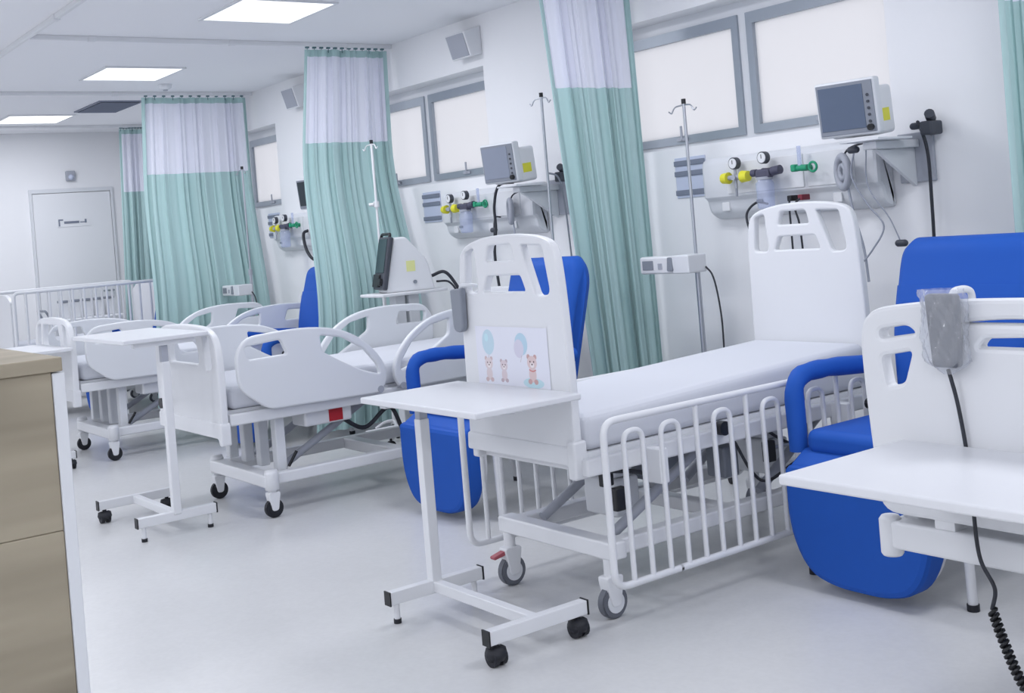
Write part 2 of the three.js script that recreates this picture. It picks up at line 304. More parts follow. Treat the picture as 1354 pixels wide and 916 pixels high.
function cribBed(x, z) {
  const t = thing('crib_bed', 'white hospital bed with lowered barred side rails and a bear sticker on its footboard', 'bed', [x, 0, z]);
  const out = [[-0.325, 0.565, 0.01], [-0.318, 0.86, 0.1], [-0.314, 1.15, 0.08], [-0.295, 1.285, 0.06], [-0.15, 1.322, 0.12], [0.05, 1.328, 0.1], [0.215, 1.31, 0.08], [0.272, 1.275, 0.05], [0.288, 1.15, 0.08], [0.302, 0.86, 0.1], [0.3, 0.565, 0.01]];
  const fb = part(t, 'footboard', acrossZ(slab(out, FOOT_HOLES, 0.036, { r: 0.03, hr: 0.014, bevel: 0.008 })), M.plastic);
  const stick = new THREE.PlaneGeometry(0.43, 0.21).rotateY(-Math.PI / 2).translate(-0.0195, 0.893, -0.013);
  part(fb, 'sticker', stick, S('#ffffff', 0.6, { map: posterTexture() }), 'printed sticker of bears and balloons');
  part(t, 'footboard_skirt', [acrossZ(slab([[-0.335, 0.535], [-0.33, 0.6], [0.305, 0.6], [0.305, 0.5], [0.27, 0.5, 0.02], [0.26, 0.535]], [], 0.046, { r: 0.012, bevel: 0.006 })), bx(-0.03, 0.03, 0.49, 0.62, 0.268, 0.31, 0.01)], M.plastic);
  const head = part(t, 'headboard', acrossZ(slab(out.map(([a, b, c]) => [a + 0.0, b > 0.6 ? b + 0.03 : 0.5, c]), FOOT_HOLES.map((h) => h.map(([a, b, c]) => [a, b + 0.03, c])), 0.036, { r: 0.03, hr: 0.014, bevel: 0.008 }), 1.58), M.plastic);
  part(t, 'mattress', mattressGeo(0.03, 1.55, -0.3, 0.3, 0.575, 0.70, 0.755), M.sheet, 'thick mattress under a white sheet');
  part(t, 'deck_frame', [bx(0, 1.56, 0.5, 0.56, 0.3, 0.34, 0.008), bx(0, 1.56, 0.5, 0.56, -0.34, -0.3, 0.008), bx(0.02, 1.55, 0.545, 0.575, -0.3, 0.3), ...[0.03, 0.5, 1.0, 1.5].map((a) => bx(a, a + 0.05, 0.504, 0.552, -0.3, 0.3, 0.006))], M.powder);
  for (const zz of [0.42, -0.42]) {                                  // rails slid down beside the deck
    const y0 = 0.145, y1 = 0.69, xa = 0.01, xb = 1.53, rail = part(t, 'side_rail', pipe([V(xa + 0.3, y0, zz), V(xa, y0, zz), V(xa, y1, zz), V(xb, y1, zz), V(xb, y0, zz), V(xa + 0.29, y0, zz)], 0.0125, 0.055, 10), M.powder);
    const n = 18, step = (xb - xa) / (n + 0.0), arch = [[1, 2], [3, 4], [6, 7], [9, 10], [12, 13], [15, 16]];
    const paired = new Set(arch.flat());
    for (const [a, b] of arch) part(rail, 'arched_bar', pipe([V(xa + a * step, y0, zz), V(xa + a * step, y1 - 0.045, zz), V(xa + b * step, y1 - 0.045, zz), V(xa + b * step, y0, zz)], 0.0095, 0.04, 8), M.powder);
    for (let i = 1; i < n; i++) if (!paired.has(i)) part(rail, 'bar', cyl(0.0095, V(xa + i * step, y0, zz), V(xa + i * step, y1, zz), 8), M.powder);
    for (const a of [0.25, 1.25]) part(rail, 'rail_bracket', [bx(a, a + 0.04, 0.44, 0.56, Math.sign(zz) > 0 ? 0.33 : -0.42, Math.sign(zz) > 0 ? 0.42 : -0.33, 0.006)], M.powder);
  }
  part(t, 'base_frame', [bx(0.14, 1.43, 0.203, 0.257, 0.24, 0.3, 0.008), bx(0.14, 1.43, 0.203, 0.257, -0.3, -0.24, 0.008), bx(0.08, 0.15, 0.2, 0.26, -0.33, 0.33, 0.008), bx(1.42, 1.49, 0.2, 0.26, -0.33, 0.33, 0.008), bx(0.7, 0.76, 0.2, 0.25, -0.24, 0.24, 0.008)], M.powder);
  for (const a of [0.32, 1.15]) part(t, 'lift_column', [bx(a, a + 0.12, 0.26, 0.4, -0.09, 0.09, 0.012), bx(a + 0.015, a + 0.105, 0.4, 0.52, -0.075, 0.075, 0.01)], M.plasticCool);
  for (const s of [-0.2, 0.2]) for (const [a, b] of [[0.2, 0.75], [0.95, 1.4]]) part(t, 'lift_arm', cyl(0.019, V(a, 0.25, s), V(b, 0.52, s)), M.midGrey);
  part(t, 'actuator', [bx(0.5, 0.68, 0.36, 0.44, -0.05, 0.05, 0.01), cyl(0.025, V(0.68, 0.4, 0), V(1.0, 0.45, 0)), bx(0.78, 0.86, 0.33, 0.45, 0.1, 0.2, 0.01)], M.grey);
  for (const [a, b, c] of [[0.12, 0.36, 0.3], [0.22, 0.4, 0.12], [0.9, 0.38, 0.28]]) part(t, 'lock_handle', bx(a, a + 0.05, b, b + 0.08, c, c + 0.03, 0.006), M.black);
  part(t, 'rail_knob', [cyl(0.026, V(0.62, 0.565, 0.345), V(0.62, 0.565, 0.375), 20), cyl(0.012, V(0.62, 0.565, 0.33), V(0.62, 0.565, 0.35), 12)], M.black);
  part(t, 'cable', [pipe([V(0.75, 0.5, 0.28), V(0.82, 0.36, 0.3), V(0.95, 0.3, 0.26), V(1.1, 0.36, 0.3), V(1.3, 0.32, 0.3)], 0.006, 'smooth', 6), pipe([V(0.95, 0.5, 0.25), V(1.02, 0.44, 0.3), V(1.15, 0.4, 0.3), V(1.3, 0.3, 0.28)], 0.006, 'smooth', 6), pipe([V(0.15, 0.48, 0.2), V(0.28, 0.46, 0.26), V(0.38, 0.42, 0.2)], 0.008, 'smooth', 6)], M.cable);
  part(t, 'release_handle', pipe([V(0.95, 0.43, 0.3), V(1.2, 0.43, 0.3), V(1.2, 0.3, 0.3)], 0.008, 0.03, 8), M.steel);
  for (const [a, b] of [[0.1, 0.29], [0.1, -0.29], [1.46, 0.29], [1.46, -0.29]]) casterParts(t, a, b, 0.056, M.wheelGrey, M.plasticCool, 0, b < 0 && a < 1 ? S('#a85560', 0.5) : false);
  return t;
}
const RAIL_OUT = [[0.07, 0.66, 0.06], [0.065, 0.84, 0.05], [0.13, 0.915, 0.06], [0.42, 0.93, 0.15], [0.63, 0.905, 0.12], [0.78, 0.83, 0.1], [0.89, 0.71, 0.08], [0.915, 0.61, 0.05], [0.87, 0.53, 0.04], [0.22, 0.54, 0.05]];
const RAIL_HOLES = [[[0.115, 0.865], [0.31, 0.88], [0.34, 0.805], [0.13, 0.80]], [[0.53, 0.875], [0.66, 0.85], [0.78, 0.775], [0.855, 0.68], [0.865, 0.63], [0.76, 0.665], [0.64, 0.73], [0.54, 0.79]]];
function casterBase(t0, [sx, sz]) {
  const t = { add: (o) => { o.position.set(sx, 0, sz); t0.add(o); } };
  part(t, 'base_frame', [bx(0.19, 1.88, 0.153, 0.212, 0.27, 0.33, 0.01), bx(0.19, 1.88, 0.153, 0.212, -0.33, -0.27, 0.01), bx(0.12, 0.2, 0.15, 0.215, -0.36, 0.36, 0.01), bx(1.87, 1.95, 0.15, 0.215, -0.36, 0.36, 0.01), bx(0.9, 0.98, 0.15, 0.21, -0.28, 0.28, 0.008)], M.powder);
  for (const [a, b] of [[0.16, 0.35], [0.16, -0.35], [1.91, 0.35], [1.91, -0.35]]) {
    part(t, 'caster_cap', lathe([[0, 0.24], [0.03, 0.238], [0.036, 0.22], [0.036, 0.14], [0, 0.14]], 16).translate(a, 0, b), M.plastic);
    casterParts(t, a, b, 0.047, M.rubber, M.rubber);
  }
}
function wardBed(x, z, label, { lift = 0, railDrop = 0, foot, columnX = 0.3, actuator = true, base = [0.05, 0.1] } = {}) {
  const t = thing('ward_bed', label, 'bed', [x, 0, z], 0, 'wheeled ward beds'), up = (y) => y + lift;
  const out = foot?.out ?? [[-0.43, 0.43, 0.02], [-0.435, 0.75, 0.1], [-0.425, 0.9, 0.1], [-0.32, 0.975, 0.1], [0, 0.99, 0.2], [0.32, 0.975, 0.1], [0.425, 0.9, 0.1], [0.435, 0.75, 0.1], [0.43, 0.43, 0.02]];
  const holes = foot?.holes ?? [[[0.26, 0.94], [0.345, 0.925], [0.365, 0.77, 0.03], [0.285, 0.755]], [[-0.26, 0.94], [-0.345, 0.925], [-0.365, 0.77, 0.03], [-0.285, 0.755]], [[-0.2, 0.935], [0.16, 0.935], [0.2, 0.83, 0.03], [0.19, 0.785], [-0.22, 0.785], [-0.23, 0.83, 0.03]]];
  part(t, 'footboard', acrossZ(slab(out, holes, 0.042, { r: 0.03, hr: 0.014, bevel: 0.01 })).translate(0, foot ? 0 : lift, 0), M.plastic);
  part(t, 'headboard', acrossZ(slab(out, holes, 0.042, { r: 0.03, hr: 0.014, bevel: 0.01 }), 2.08).translate(0, foot ? 0 : lift, 0), M.plastic);
  if (!foot) {
    part(t, 'footboard_skirt', [acrossZ(slab([[-0.43, 0.425], [-0.43, 0.505], [0.435, 0.505], [0.435, 0.39], [0.4, 0.39, 0.02], [0.39, 0.425]], [], 0.052, { r: 0.015, bevel: 0.006 }))], M.plastic);
    part(t, 'knob', [cyl(0.02, V(-0.02, 0.56, -0.3), V(-0.05, 0.56, -0.3), 16), cyl(0.028, V(-0.045, 0.56, -0.3), V(-0.06, 0.56, -0.3), 16)], M.black);
  } else {
    part(t, 'end_beam', [bx(-0.02, 0.05, 0.535, 0.6, -0.43, 0.43, 0.008), bx(-0.015, 0.04, 0.6, 0.63, -0.3, -0.25), bx(-0.015, 0.04, 0.6, 0.63, 0.25, 0.3)], M.powder);
    for (const s of [-1, 1]) part(t, 'bumper', lathe([[0, 0.515], [0.022, 0.515], [0.026, 0.521], [0.026, 0.6], [0.02, 0.608], [0, 0.608]], 20).translate(0.0, 0, s * 0.43), M.plastic);
  }
  part(t, 'deck_frame', [bx(0.03, 2.05, up(0.48), up(0.54), 0.37, 0.42, 0.01), bx(0.03, 2.05, up(0.48), up(0.54), -0.42, -0.37, 0.01), bx(0.04, 2.04, up(0.532), up(0.555), -0.375, 0.375), ...[0.1, 0.7, 1.3, 1.95].map((a) => bx(a, a + 0.05, up(0.484), up(0.536), -0.38, 0.38, 0.006))], M.powder);
  part(t, 'mattress', mattressGeo(0.05, 2.03, -0.4, 0.4, up(0.556), up(0.67), up(0.69)), M.sheet, 'mattress under a white sheet');
  for (const zz of [0.455, -0.455]) for (const flip of [false, true]) {
    const f = ([a, b, c]) => [flip ? 1.86 - a : a, b + lift - railDrop, c];
    const o = RAIL_OUT.map(f), h = RAIL_HOLES.map((q) => q.map(f));
    if (flip) { o.reverse(); h.forEach((q) => q.reverse()); }
    const rail = part(t, 'side_rail', slab(o, h, 0.034, { r: 0.03, hr: 0.015, bevel: 0.009 }).translate(0, 0, zz), M.plasticCool);
    part(rail, 'rail_pivot', cyl(0.018, V(flip ? 1.0 : 0.86, up(0.55) - railDrop, zz - 0.024), V(flip ? 1.0 : 0.86, up(0.55) - railDrop, zz + 0.024), 14), M.midGrey);
  }
  casterBase(t, base);
  for (const a of [columnX, 1.6]) for (const b of [0.31, 0.1, -0.1, -0.31]) part(t, 'lift_column', [bx(a, a + 0.055, 0.2, up(0.5), b - 0.03, b + 0.03, 0.008)], M.plasticCool);
  for (const s of [-0.2, 0.2]) part(t, 'lift_arm', cyl(0.02, V(0.4, 0.2, s), V(0.95, up(0.49), s)), M.midGrey);
  part(t, 'release_lever', cyl(0.008, V(0.35, 0.22, 0.36), V(0.4, 0.29, 0.36)), M.black);
  if (actuator) {
    const a = part(t, 'control_box', bx(0.46, 0.74, up(0.4), up(0.5), 0.2, 0.36, 0.015), M.plastic);
    part(a, 'red_sticker', bx(0.6, 0.68, up(0.41), up(0.485), 0.36, 0.364), M.red, 'red warning sticker');
    part(a, 'cable', pipe([V(0.7, up(0.41), 0.3), V(0.85, 0.33, 0.28), V(1.0, 0.42, 0.3), V(1.12, 0.26, 0.25), V(1.25, 0.32, 0.2)], 0.012, 'smooth', 6), M.cable);
  }
  return t;
}
cribBed(2.47, -3.39);
wardBed(2.25, -6.0, 'white ward bed with moulded side rails, behind it the ventilator with the dark screen');
wardBed(2.27, -8.55, 'white ward bed behind the tall overbed table, in the bay with the wide curtain');
wardBed(2.3, -1.31, 'white ward bed with a wrapped handset hung on its slotted footboard', {
  lift: 0.1, railDrop: 0.14, columnX: 0.85, base: [0.06, 0.14], actuator: false,
  foot: {
    out: [[-0.44, 0.618, 0.05], [-0.458, 0.9, 0.1], [-0.46, 1.05, 0.06], [-0.42, 1.095, 0.05], [-0.24, 1.113, 0.1], [0, 1.116, 0.1], [0.24, 1.113, 0.1], [0.42, 1.095, 0.05], [0.46, 1.05, 0.06], [0.458, 0.9, 0.1], [0.44, 0.618, 0.05]],
    holes: [[[-0.403, 1.024], [-0.403, 1.045], [-0.33, 1.056], [-0.305, 1.038]], [[-0.403, 0.983], [-0.32, 0.998], [-0.347, 0.924], [-0.393, 0.912]], [[-0.2, 1.062, 0.002], [-0.1, 1.072, 0.05], [0.1, 1.072, 0.05], [0.2, 1.062, 0.002], [0.1, 1.062], [-0.1, 1.062]],
      [[-0.155, 1.01, 0.006], [-0.14, 1.03], [0, 1.036, 0.1], [0.14, 1.03], [0.155, 1.01, 0.006]], [[0.403, 1.024], [0.403, 1.045], [0.33, 1.056], [0.305, 1.038]], [[0.403, 0.983], [0.32, 0.998], [0.347, 0.924], [0.393, 0.912]]],
  },
});
{ // the far crib: only its raised barred rail and boards show
  const t = thing('crib_bed', 'far white crib with raised barred side rails in front of the white door', 'bed', [2.55, 0, -11.2]);
  const out = [[-0.35, 0.5], [-0.35, 1.05], [-0.2, 1.12, 0.1], [0.2, 1.12, 0.1], [0.35, 1.05], [0.35, 0.5]];
  part(t, 'footboard', acrossZ(slab(out, [], 0.035)), M.plastic); part(t, 'headboard', acrossZ(slab(out, [], 0.035), 1.3), M.plastic);
  part(t, 'mattress', mattressGeo(0.03, 1.27, -0.3, 0.3, 0.56, 0.68, 0.68), M.sheet);
  part(t, 'deck_frame', [bx(0, 1.3, 0.5, 0.56, -0.32, 0.32, 0.01)], M.powder);
  for (const zz of [0.4, -0.4]) {
    const rail = part(t, 'side_rail', pipe([V(0.0, 0.55, zz), V(0.0, 1.13, zz), V(1.3, 1.13, zz), V(1.3, 0.55, zz), V(0.0, 0.55, zz)], 0.015, 0.05, 8), M.powder);
    for (let i = 1; i < 13; i++) part(rail, 'bar', cyl(0.011, V(i * 0.1, 0.55, zz), V(i * 0.1, 1.13, zz), 8), M.powder);
  }
  part(t, 'base_frame', [bx(0.1, 0.16, 0.2, 0.5, -0.2, 0.2, 0.01), bx(1.1, 1.16, 0.2, 0.5, -0.2, 0.2, 0.01), bx(0.05, 1.25, 0.15, 0.21, -0.3, 0.3, 0.01)], M.powder);
  for (const [a, b] of [[0.1, 0.27], [0.1, -0.27], [1.2, 0.27], [1.2, -0.27]]) casterParts(t, a, b, 0.045, M.wheelGrey, M.plasticCool);
}
{ // trolley with grey-capped tubes seen through the bars
  const t = thing('utility_trolley', 'white trolley with a row of grey-topped bins behind the far crib', 'trolley', [3.52, 0, -12.3]);
  part(t, 'body', [bx(-0.3, 0.42, 0.12, 0.8, -0.2, 0.2, 0.02)], M.plasticCool);
  for (let i = 0; i < 5; i++) { const b = part(t, 'bin', bx(-0.19 + i * 0.115, -0.11 + i * 0.115, 0.8, 0.96, -0.05, 0.05, 0.008), M.plastic); part(b, 'lid', bx(-0.19 + i * 0.115, -0.11 + i * 0.115, 0.96, 0.985, -0.055, 0.055, 0.005), M.grey); }
  for (const a of [-0.25, 0.37]) for (const b of [-0.15, 0.15]) part(t, 'wheel', [cyl(0.04, V(a, 0.04, b - 0.015), V(a, 0.04, b + 0.015)), cyl(0.015, V(a, 0.05, b), V(a, 0.125, b))], M.wheelGrey);
  part(t, 'push_handle', pipe([V(-0.3, 0.78, 0.15), V(-0.36, 0.9, 0.15), V(-0.36, 0.9, -0.15), V(-0.3, 0.78, -0.15)], 0.012, 0.03, 8), M.grey);
}

// ---------------------------------------------------------------- recliner chairs (local x runs to the back)
function recliner(x, z, turn, label) {
  const t = thing('recliner_chair', label, 'recliner chair', [x, 0, z], turn, 'blue recliner chairs');
  const fr = [[-0.29, 0.43, 0.03], [0.29, 0.43, 0.03], [0.29, 0.2, 0.1], [0.22, 0.06, 0.1], [0.1, 0.025, 0.06], [-0.1, 0.025, 0.06], [-0.22, 0.06, 0.1], [-0.29, 0.2, 0.1]];
  part(t, 'footrest', acrossZ(slab(fr, [], 0.11, { r: 0.05, bevel: 0.022 }), 0.055), M.vinyl);
  part(t, 'footrest_panel', acrossZ(slab(fr.map(([a, b, c]) => [a * 0.97, b > 0.4 ? 0.42 : b * 0.97 + 0.012, c]), [], 0.02, { r: 0.05, bevel: 0.004 }), 0.12), M.plastic);
  // the seat front slopes back from the footrest up to the cushion
  part(t, 'footrest_hinge_flap', slab([[0.02, 0.405], [0.03, 0.43], [0.11, 0.475], [0.2, 0.475], [0.2, 0.41]], [], 0.56, { r: 0.012, bevel: 0.01 }), M.vinyl);
  part(t, 'seat', [bx(0.09, 0.68, 0.455, 0.545, -0.26, 0.26, 0.035)], M.vinyl);
  part(t, 'seat_base', bx(0.14, 0.66, 0.37, 0.43, -0.24, 0.24, 0.02), M.darkGrey);
  const back = slab([[0.0, 0.0, 0.03], [0.0, 0.42, 0.2], [0.03, 0.62, 0.2], [0.035, 0.72, 0.06], [0.12, 0.75, 0.05], [0.16, 0.68, 0.08], [0.13, 0.0, 0.03]], [], 0.56, { r: 0.05, bevel: 0.04, steps: 6 });
  { // narrow the lower half and round the top corners of the back
    const p = back.attributes.position;
    for (let i = 0; i < p.count; i++) { const y = p.getY(i), k = y < 0.35 ? 0.86 + 0.14 * THREE.MathUtils.smoothstep(y, 0.0, 0.35) : y > 0.62 ? 1 - 0.1 * ((y - 0.62) / 0.13) ** 2 : 1; p.setZ(i, p.getZ(i) * k); if (y > 0.55) p.setY(i, y - 0.05 * (Math.abs(p.getZ(i)) / 0.28) ** 3); }
  }
  part(t, 'backrest', toCreasedNormals(back, 0.8).rotateZ(-0.17).translate(0.6, 0.49, 0), M.vinyl);
  for (const s of [-1, 1]) {
    const arm = part(t, 'armrest', pipe([V(0.13, 0.455, s * 0.32), V(0.125, 0.725, s * 0.32), V(0.3, 0.735, s * 0.32), V(0.66, 0.705, s * 0.32)], (u) => 0.034 + 0.002 * Math.sin(u * 22), 0.09, 14), M.vinyl);
    part(arm, 'arm_bracket', [bx(0.6, 0.66, 0.42, 0.69, s * 0.32 - 0.012, s * 0.32 + 0.012, 0.005), bx(0.14, 0.66, 0.4, 0.43, s * 0.3 - 0.02, s * 0.3 + 0.02, 0.005)], M.powder);
    part(t, 'knob', [cyl(0.03, V(0.17, 0.4, s * 0.305), V(0.17, 0.4, s * 0.345), 18), cyl(0.02, V(0.56, 0.56, s * 0.3), V(0.56, 0.56, s * 0.335), 12)], M.black);
    for (const [a, b] of [[0.15, 0.16], [0.62, 0.72]]) { const leg = part(t, 'leg', cyl(0.016, V(b, 0.02, s * 0.32), V(a, 0.43, s * 0.32), 12), M.powder); part(leg, 'rubber_foot', cyl(0.02, V(b, 0, s * 0.32), V(b, 0.022, s * 0.32), 12), M.rubber); }
  }
  part(t, 'stretcher', [cyl(0.013, V(0.66, 0.15, -0.32), V(0.66, 0.15, 0.32), 10)], M.powder);
  return t;
}
recliner(3.2, -2.57, 0, 'blue vinyl recliner chair by the white bed with the wrapped handset');
recliner(2.96, -4.83, 0, 'blue vinyl recliner chair behind the bear-sticker footboard');
recliner(3.19, -7.72, 0, 'blue vinyl recliner chair half hidden by the curtain and the ventilator bed');
recliner(3.05, -10.38, 0, 'blue vinyl recliner chair in the farthest bay, under the bed by the tall table');

// ---------------------------------------------------------------- overbed tables
function overbedTable(x, z, h, turn, label, { len = 0.76, wid = 0.42 } = {}) {   // post stands over the footless end at local z = -0.3
  const t = thing('overbed_table', label, 'overbed table', [x, 0, z], turn, 'white overbed tables');
  part(t, 'table_top', bx(-wid / 2, wid / 2, h - 0.022, h, -0.36, -0.36 + len, 0.006), M.tableTop);
  part(t, 'top_support', [bx(-0.15, 0.15, h - 0.045, h - 0.022, -0.33, -0.29), bx(-0.02, 0.02, h - 0.045, h - 0.022, -0.3, 0.25)], M.powder);
  part(t, 'post', [bx(-0.02, 0.02, 0.1, h * 0.87, -0.322, -0.282, 0.004)], M.powder);
  part(t, 'post_insert', bx(-0.016, 0.016, h * 0.5, h - 0.022, -0.318, -0.286), M.midGrey, 'grey telescoping inner post');
  part(t, 'cross_bar', bx(-0.018, 0.018, 0.075, 0.112, -0.3, 0.3, 0.003), M.powder);
  for (const s of [-1, 1]) {
    const f = part(t, 'foot_bar', bx(-0.195, 0.195, 0.07, 0.115, s * 0.3 - 0.018, s * 0.3 + 0.018, 0.003), M.powder);
    for (const e of [-1, 1]) part(f, 'end_cap', bx(e > 0 ? 0.195 : -0.2, e > 0 ? 0.2 : -0.195, 0.068, 0.117, s * 0.3 - 0.02, s * 0.3 + 0.02), M.black);
    for (const e of [-1, 1]) {
      if (s > 0) {
        const c = part(t, 'caster', [cyl(0.01, V(e * 0.165, 0.045, 0.3), V(e * 0.165, 0.075, 0.3), 10), lathe([[0, 0.02], [0.03, 0.02], [0.036, 0.035], [0.032, 0.055], [0, 0.064]], 16).translate(e * 0.165, 0, 0.3)], M.rubber);
        part(c, 'wheel', [cyl(0.03, V(e * 0.165 - 0.024, 0.03, 0.3), V(e * 0.165 - 0.006, 0.03, 0.3), 18), cyl(0.03, V(e * 0.165 + 0.006, 0.03, 0.3), V(e * 0.165 + 0.024, 0.03, 0.3), 18)], M.rubber);
      } else {
        const p = part(t, 'leg', cyl(0.011, V(e * 0.165, 0.012, -0.3), V(e * 0.165, 0.075, -0.3), 10), M.powder);
        part(p, 'rubber_tip', cyl(0.014, V(e * 0.165, 0, -0.3), V(e * 0.165, 0.016, -0.3), 10), M.rubber);
      }
    }
  }
  return t;
}
overbedTable(2.21, -3.35, 0.795, 0, 'white overbed table at the foot of the bear-sticker bed', { len: 0.72 });
overbedTable(2.0, -5.95, 0.965, Math.PI, 'tall white overbed table at the foot of the ventilator bed', { len: 0.82 });
overbedTable(2.02, -8.38, 0.8, 0, 'white overbed table behind the wooden counter', { len: 0.76 });
overbedTable(2.05, -1.22, 0.8, Math.PI, 'white overbed table in front of the wrapped-handset bed', { len: 0.8 });

// ---------------------------------------------------------------- handsets
{
  const t = thing('bed_handset', 'grey bed handset in a clear plastic wrap hanging on the slotted footboard', 'handset', [2.265, 0, -1.52]);
  part(t, 'handset_body', slab([[-0.034, 0.97], [-0.042, 1.13], [0.036, 1.13], [0.03, 0.97]], [], 0.024, { r: 0.012, bevel: 0.006 }).rotateY(-Math.PI / 2).translate(-0.012, 0, 0), S('#5d626c', 0.5));
  part(t, 'hook', pipe([V(-0.012, 1.122, 0.02), V(0.0, 1.135, 0.02), V(0.035, 1.136, 0.02), V(0.062, 1.13, 0.02), V(0.066, 1.1, 0.02)], 0.008, 0.015, 8), M.plasticCool);
  { // crumpled film around the body
    const pos = [], idx = [], nv = 26, nu = 60;
    for (let j = 0; j <= nv; j++) for (let i = 0; i <= nu; i++) {
      const a = i / nu * Math.PI * 2, k = j / nv, y = 0.955 + 0.185 * k, w = (k < 0.15 ? 0.2 + 0.8 * k / 0.15 : 1), cr = 0.004 * Math.sin(3 * a + 9 * k) + 0.004 * Math.sin(8 * a - 15 * k) + 0.002 * Math.sin(17 * a + 31 * k);
      pos.push(-0.012 + (0.024 * w + cr * w) * Math.sin(a), y, -0.003 + (0.052 * w + cr * w) * Math.cos(a));
      if (i && j) { const b = j * (nu + 1) + i, c = b - nu - 1; idx.push(c - 1, c, b - 1, c, b, b - 1); }
    }
    const g = new THREE.BufferGeometry(); g.setAttribute('position', new THREE.Float32BufferAttribute(pos, 3)); g.setIndex(idx); g.computeVertexNormals();
    part(t, 'plastic_wrap', g, M.clearWrap, 'crumpled clear film');
  }
  part(t, 'straight_cord', pipe([V(-0.008, 0.965, -0.005), V(0.0, 0.9, 0.004), V(0.004, 0.82, 0.012), V(0.004, 0.75, 0.018), V(-0.01, 0.67, 0.029), V(-0.015, 0.56, 0.04), V(-0.015, 0.503, 0.068), V(-0.015, 0.458, 0.058)], 0.0045, 'smooth', 7), M.cable);
  const pts = []; const path = new THREE.CatmullRomCurve3([V(-0.015, 0.458, 0.058), V(-0.015, 0.4, 0.077), V(-0.018, 0.32, 0.114), V(-0.02, 0.22, 0.2), V(-0.02, 0.12, 0.3), V(-0.03, 0.03, 0.42), V(-0.04, 0.016, 0.55)]);
  for (let i = 0; i <= 640; i++) { const u = i / 640, c = path.getPointAt(u), a = u * Math.PI * 2 * 64; pts.push(c.add(V(Math.cos(a) * 0.0085, Math.sin(a) * 0.005, Math.sin(a) * 0.0075))); }
  part(t, 'coiled_cord', pipe(pts, 0.0042, 0, 5), M.black);
}
{
  const t = thing('bed_handset', 'long grey handset hanging on the edge of the bear-sticker footboard', 'handset', [2.44, 0, -3.69]);
  part(t, 'handset_body', slab([[-0.028, 0.975, 0.03], [-0.036, 1.135, 0.01], [0.04, 1.14, 0.01], [0.034, 0.975, 0.03]], [], 0.026, { r: 0.02, bevel: 0.007 }).rotateY(-Math.PI / 2).translate(-0.006, 0, 0), M.grey);
  part(t, 'hook', pipe([V(-0.005, 1.13, 0.02), V(-0.008, 1.15, 0.03), V(0.0, 1.15, 0.07), V(0.03, 1.145, 0.08)], 0.008, 0.015, 8), M.plasticCool);
}

// ---------------------------------------------------------------- wooden counter
{
  const t = thing('reception_counter', 'wood-fronted counter with a white end panel', 'counter', [0, 0, -2.6]);
  const planar = (g) => { const p = g.attributes.position, uv = g.attributes.uv; for (let i = 0; i < p.count; i++) uv.setXY(i, p.getX(i) * 0.9 + p.getZ(i) * 0.3, (p.getY(i) + p.getZ(i)) * 0.9); return g; };
  part(t, 'worktop', planar(bx(-1.9, 0.7, 1.125, 1.155, -0.62, 0.006, 0.003)), M.wood);
  part(t, 'front_panel', planar(bx(-1.9, 0.6785, 0.79, 1.125, -0.025, -0.004, 0.003)), M.wood);
  part(t, 'front_panel', planar(bx(-1.9, 0.6785, 0.42, 0.7894, -0.025, -0.004, 0.003)), M.wood);
  part(t, 'front_panel', planar(bx(-1.9, 0.6785, 0.06, 0.4194, -0.025, -0.004, 0.003)), M.wood);
  part(t, 'end_panel', bx(0.679, 0.705, 0, 1.122, -0.6, 0.0, 0.003), M.plasticCool, 'white end panel');
  part(t, 'carcass', bx(-1.88, 0.67, 0.06, 1.12, -0.58, -0.03), M.plasticCool);
  part(t, 'plinth', bx(-1.88, 0.67, 0, 0.06, -0.56, -0.06), M.darkGrey);
}

// ---------------------------------------------------------------- bed-head consoles and what hangs on them
function console_(z0, z1, label) {
  const t = thing('gas_console', label, 'gas console', [WALL, 0, z0], 0, 'bed-head gas consoles'), L = z1 - z0;
  const prof = [[0, 1.62], [-0.1, 1.62, 0.03], [-0.125, 1.59, 0.02], [-0.125, 1.415], [-0.1, 1.395, 0.01], [-0.085, 1.33, 0.04], [-0.03, 1.3, 0.02], [0, 1.3]];
  part(t, 'housing', slab(prof, [], L, { r: 0.004, bevel: 0.02, steps: 4 }).translate(0, 0, L / 2), M.plasticCool);
  part(t, 'upper_cover', [bx(-0.131, -0.12, 1.425, 1.585, 0.18, L * 0.62, 0.004), bx(-0.131, -0.12, 1.425, 1.585, L * 0.64, L - 0.12, 0.004)], M.plastic);
  for (const a of [0.1, 0.5, 0.75]) part(t, 'socket', bx(-0.1, -0.086, 1.34, 1.385, L * a, L * a + 0.05, 0.004).translate(-0.004, 0, 0), M.plastic);
  return t;
}
function gaugeHead(t, x, y, z, faceMat = M.plastic, rim = M.darkGrey) {
  part(t, 'gauge_rim', cyl(0.03, V(x, y, z), V(x - 0.028, y, z), 22), rim);
  part(t, 'gauge_face', cyl(0.025, V(x - 0.027, y, z), V(x - 0.031, y, z), 22), faceMat);
  part(t, 'gauge_needle', bx(x - 0.033, x - 0.031, y - 0.004, y + 0.016, z - 0.0015, z + 0.0015), M.black);
}
const CX = WALL - 0.131;
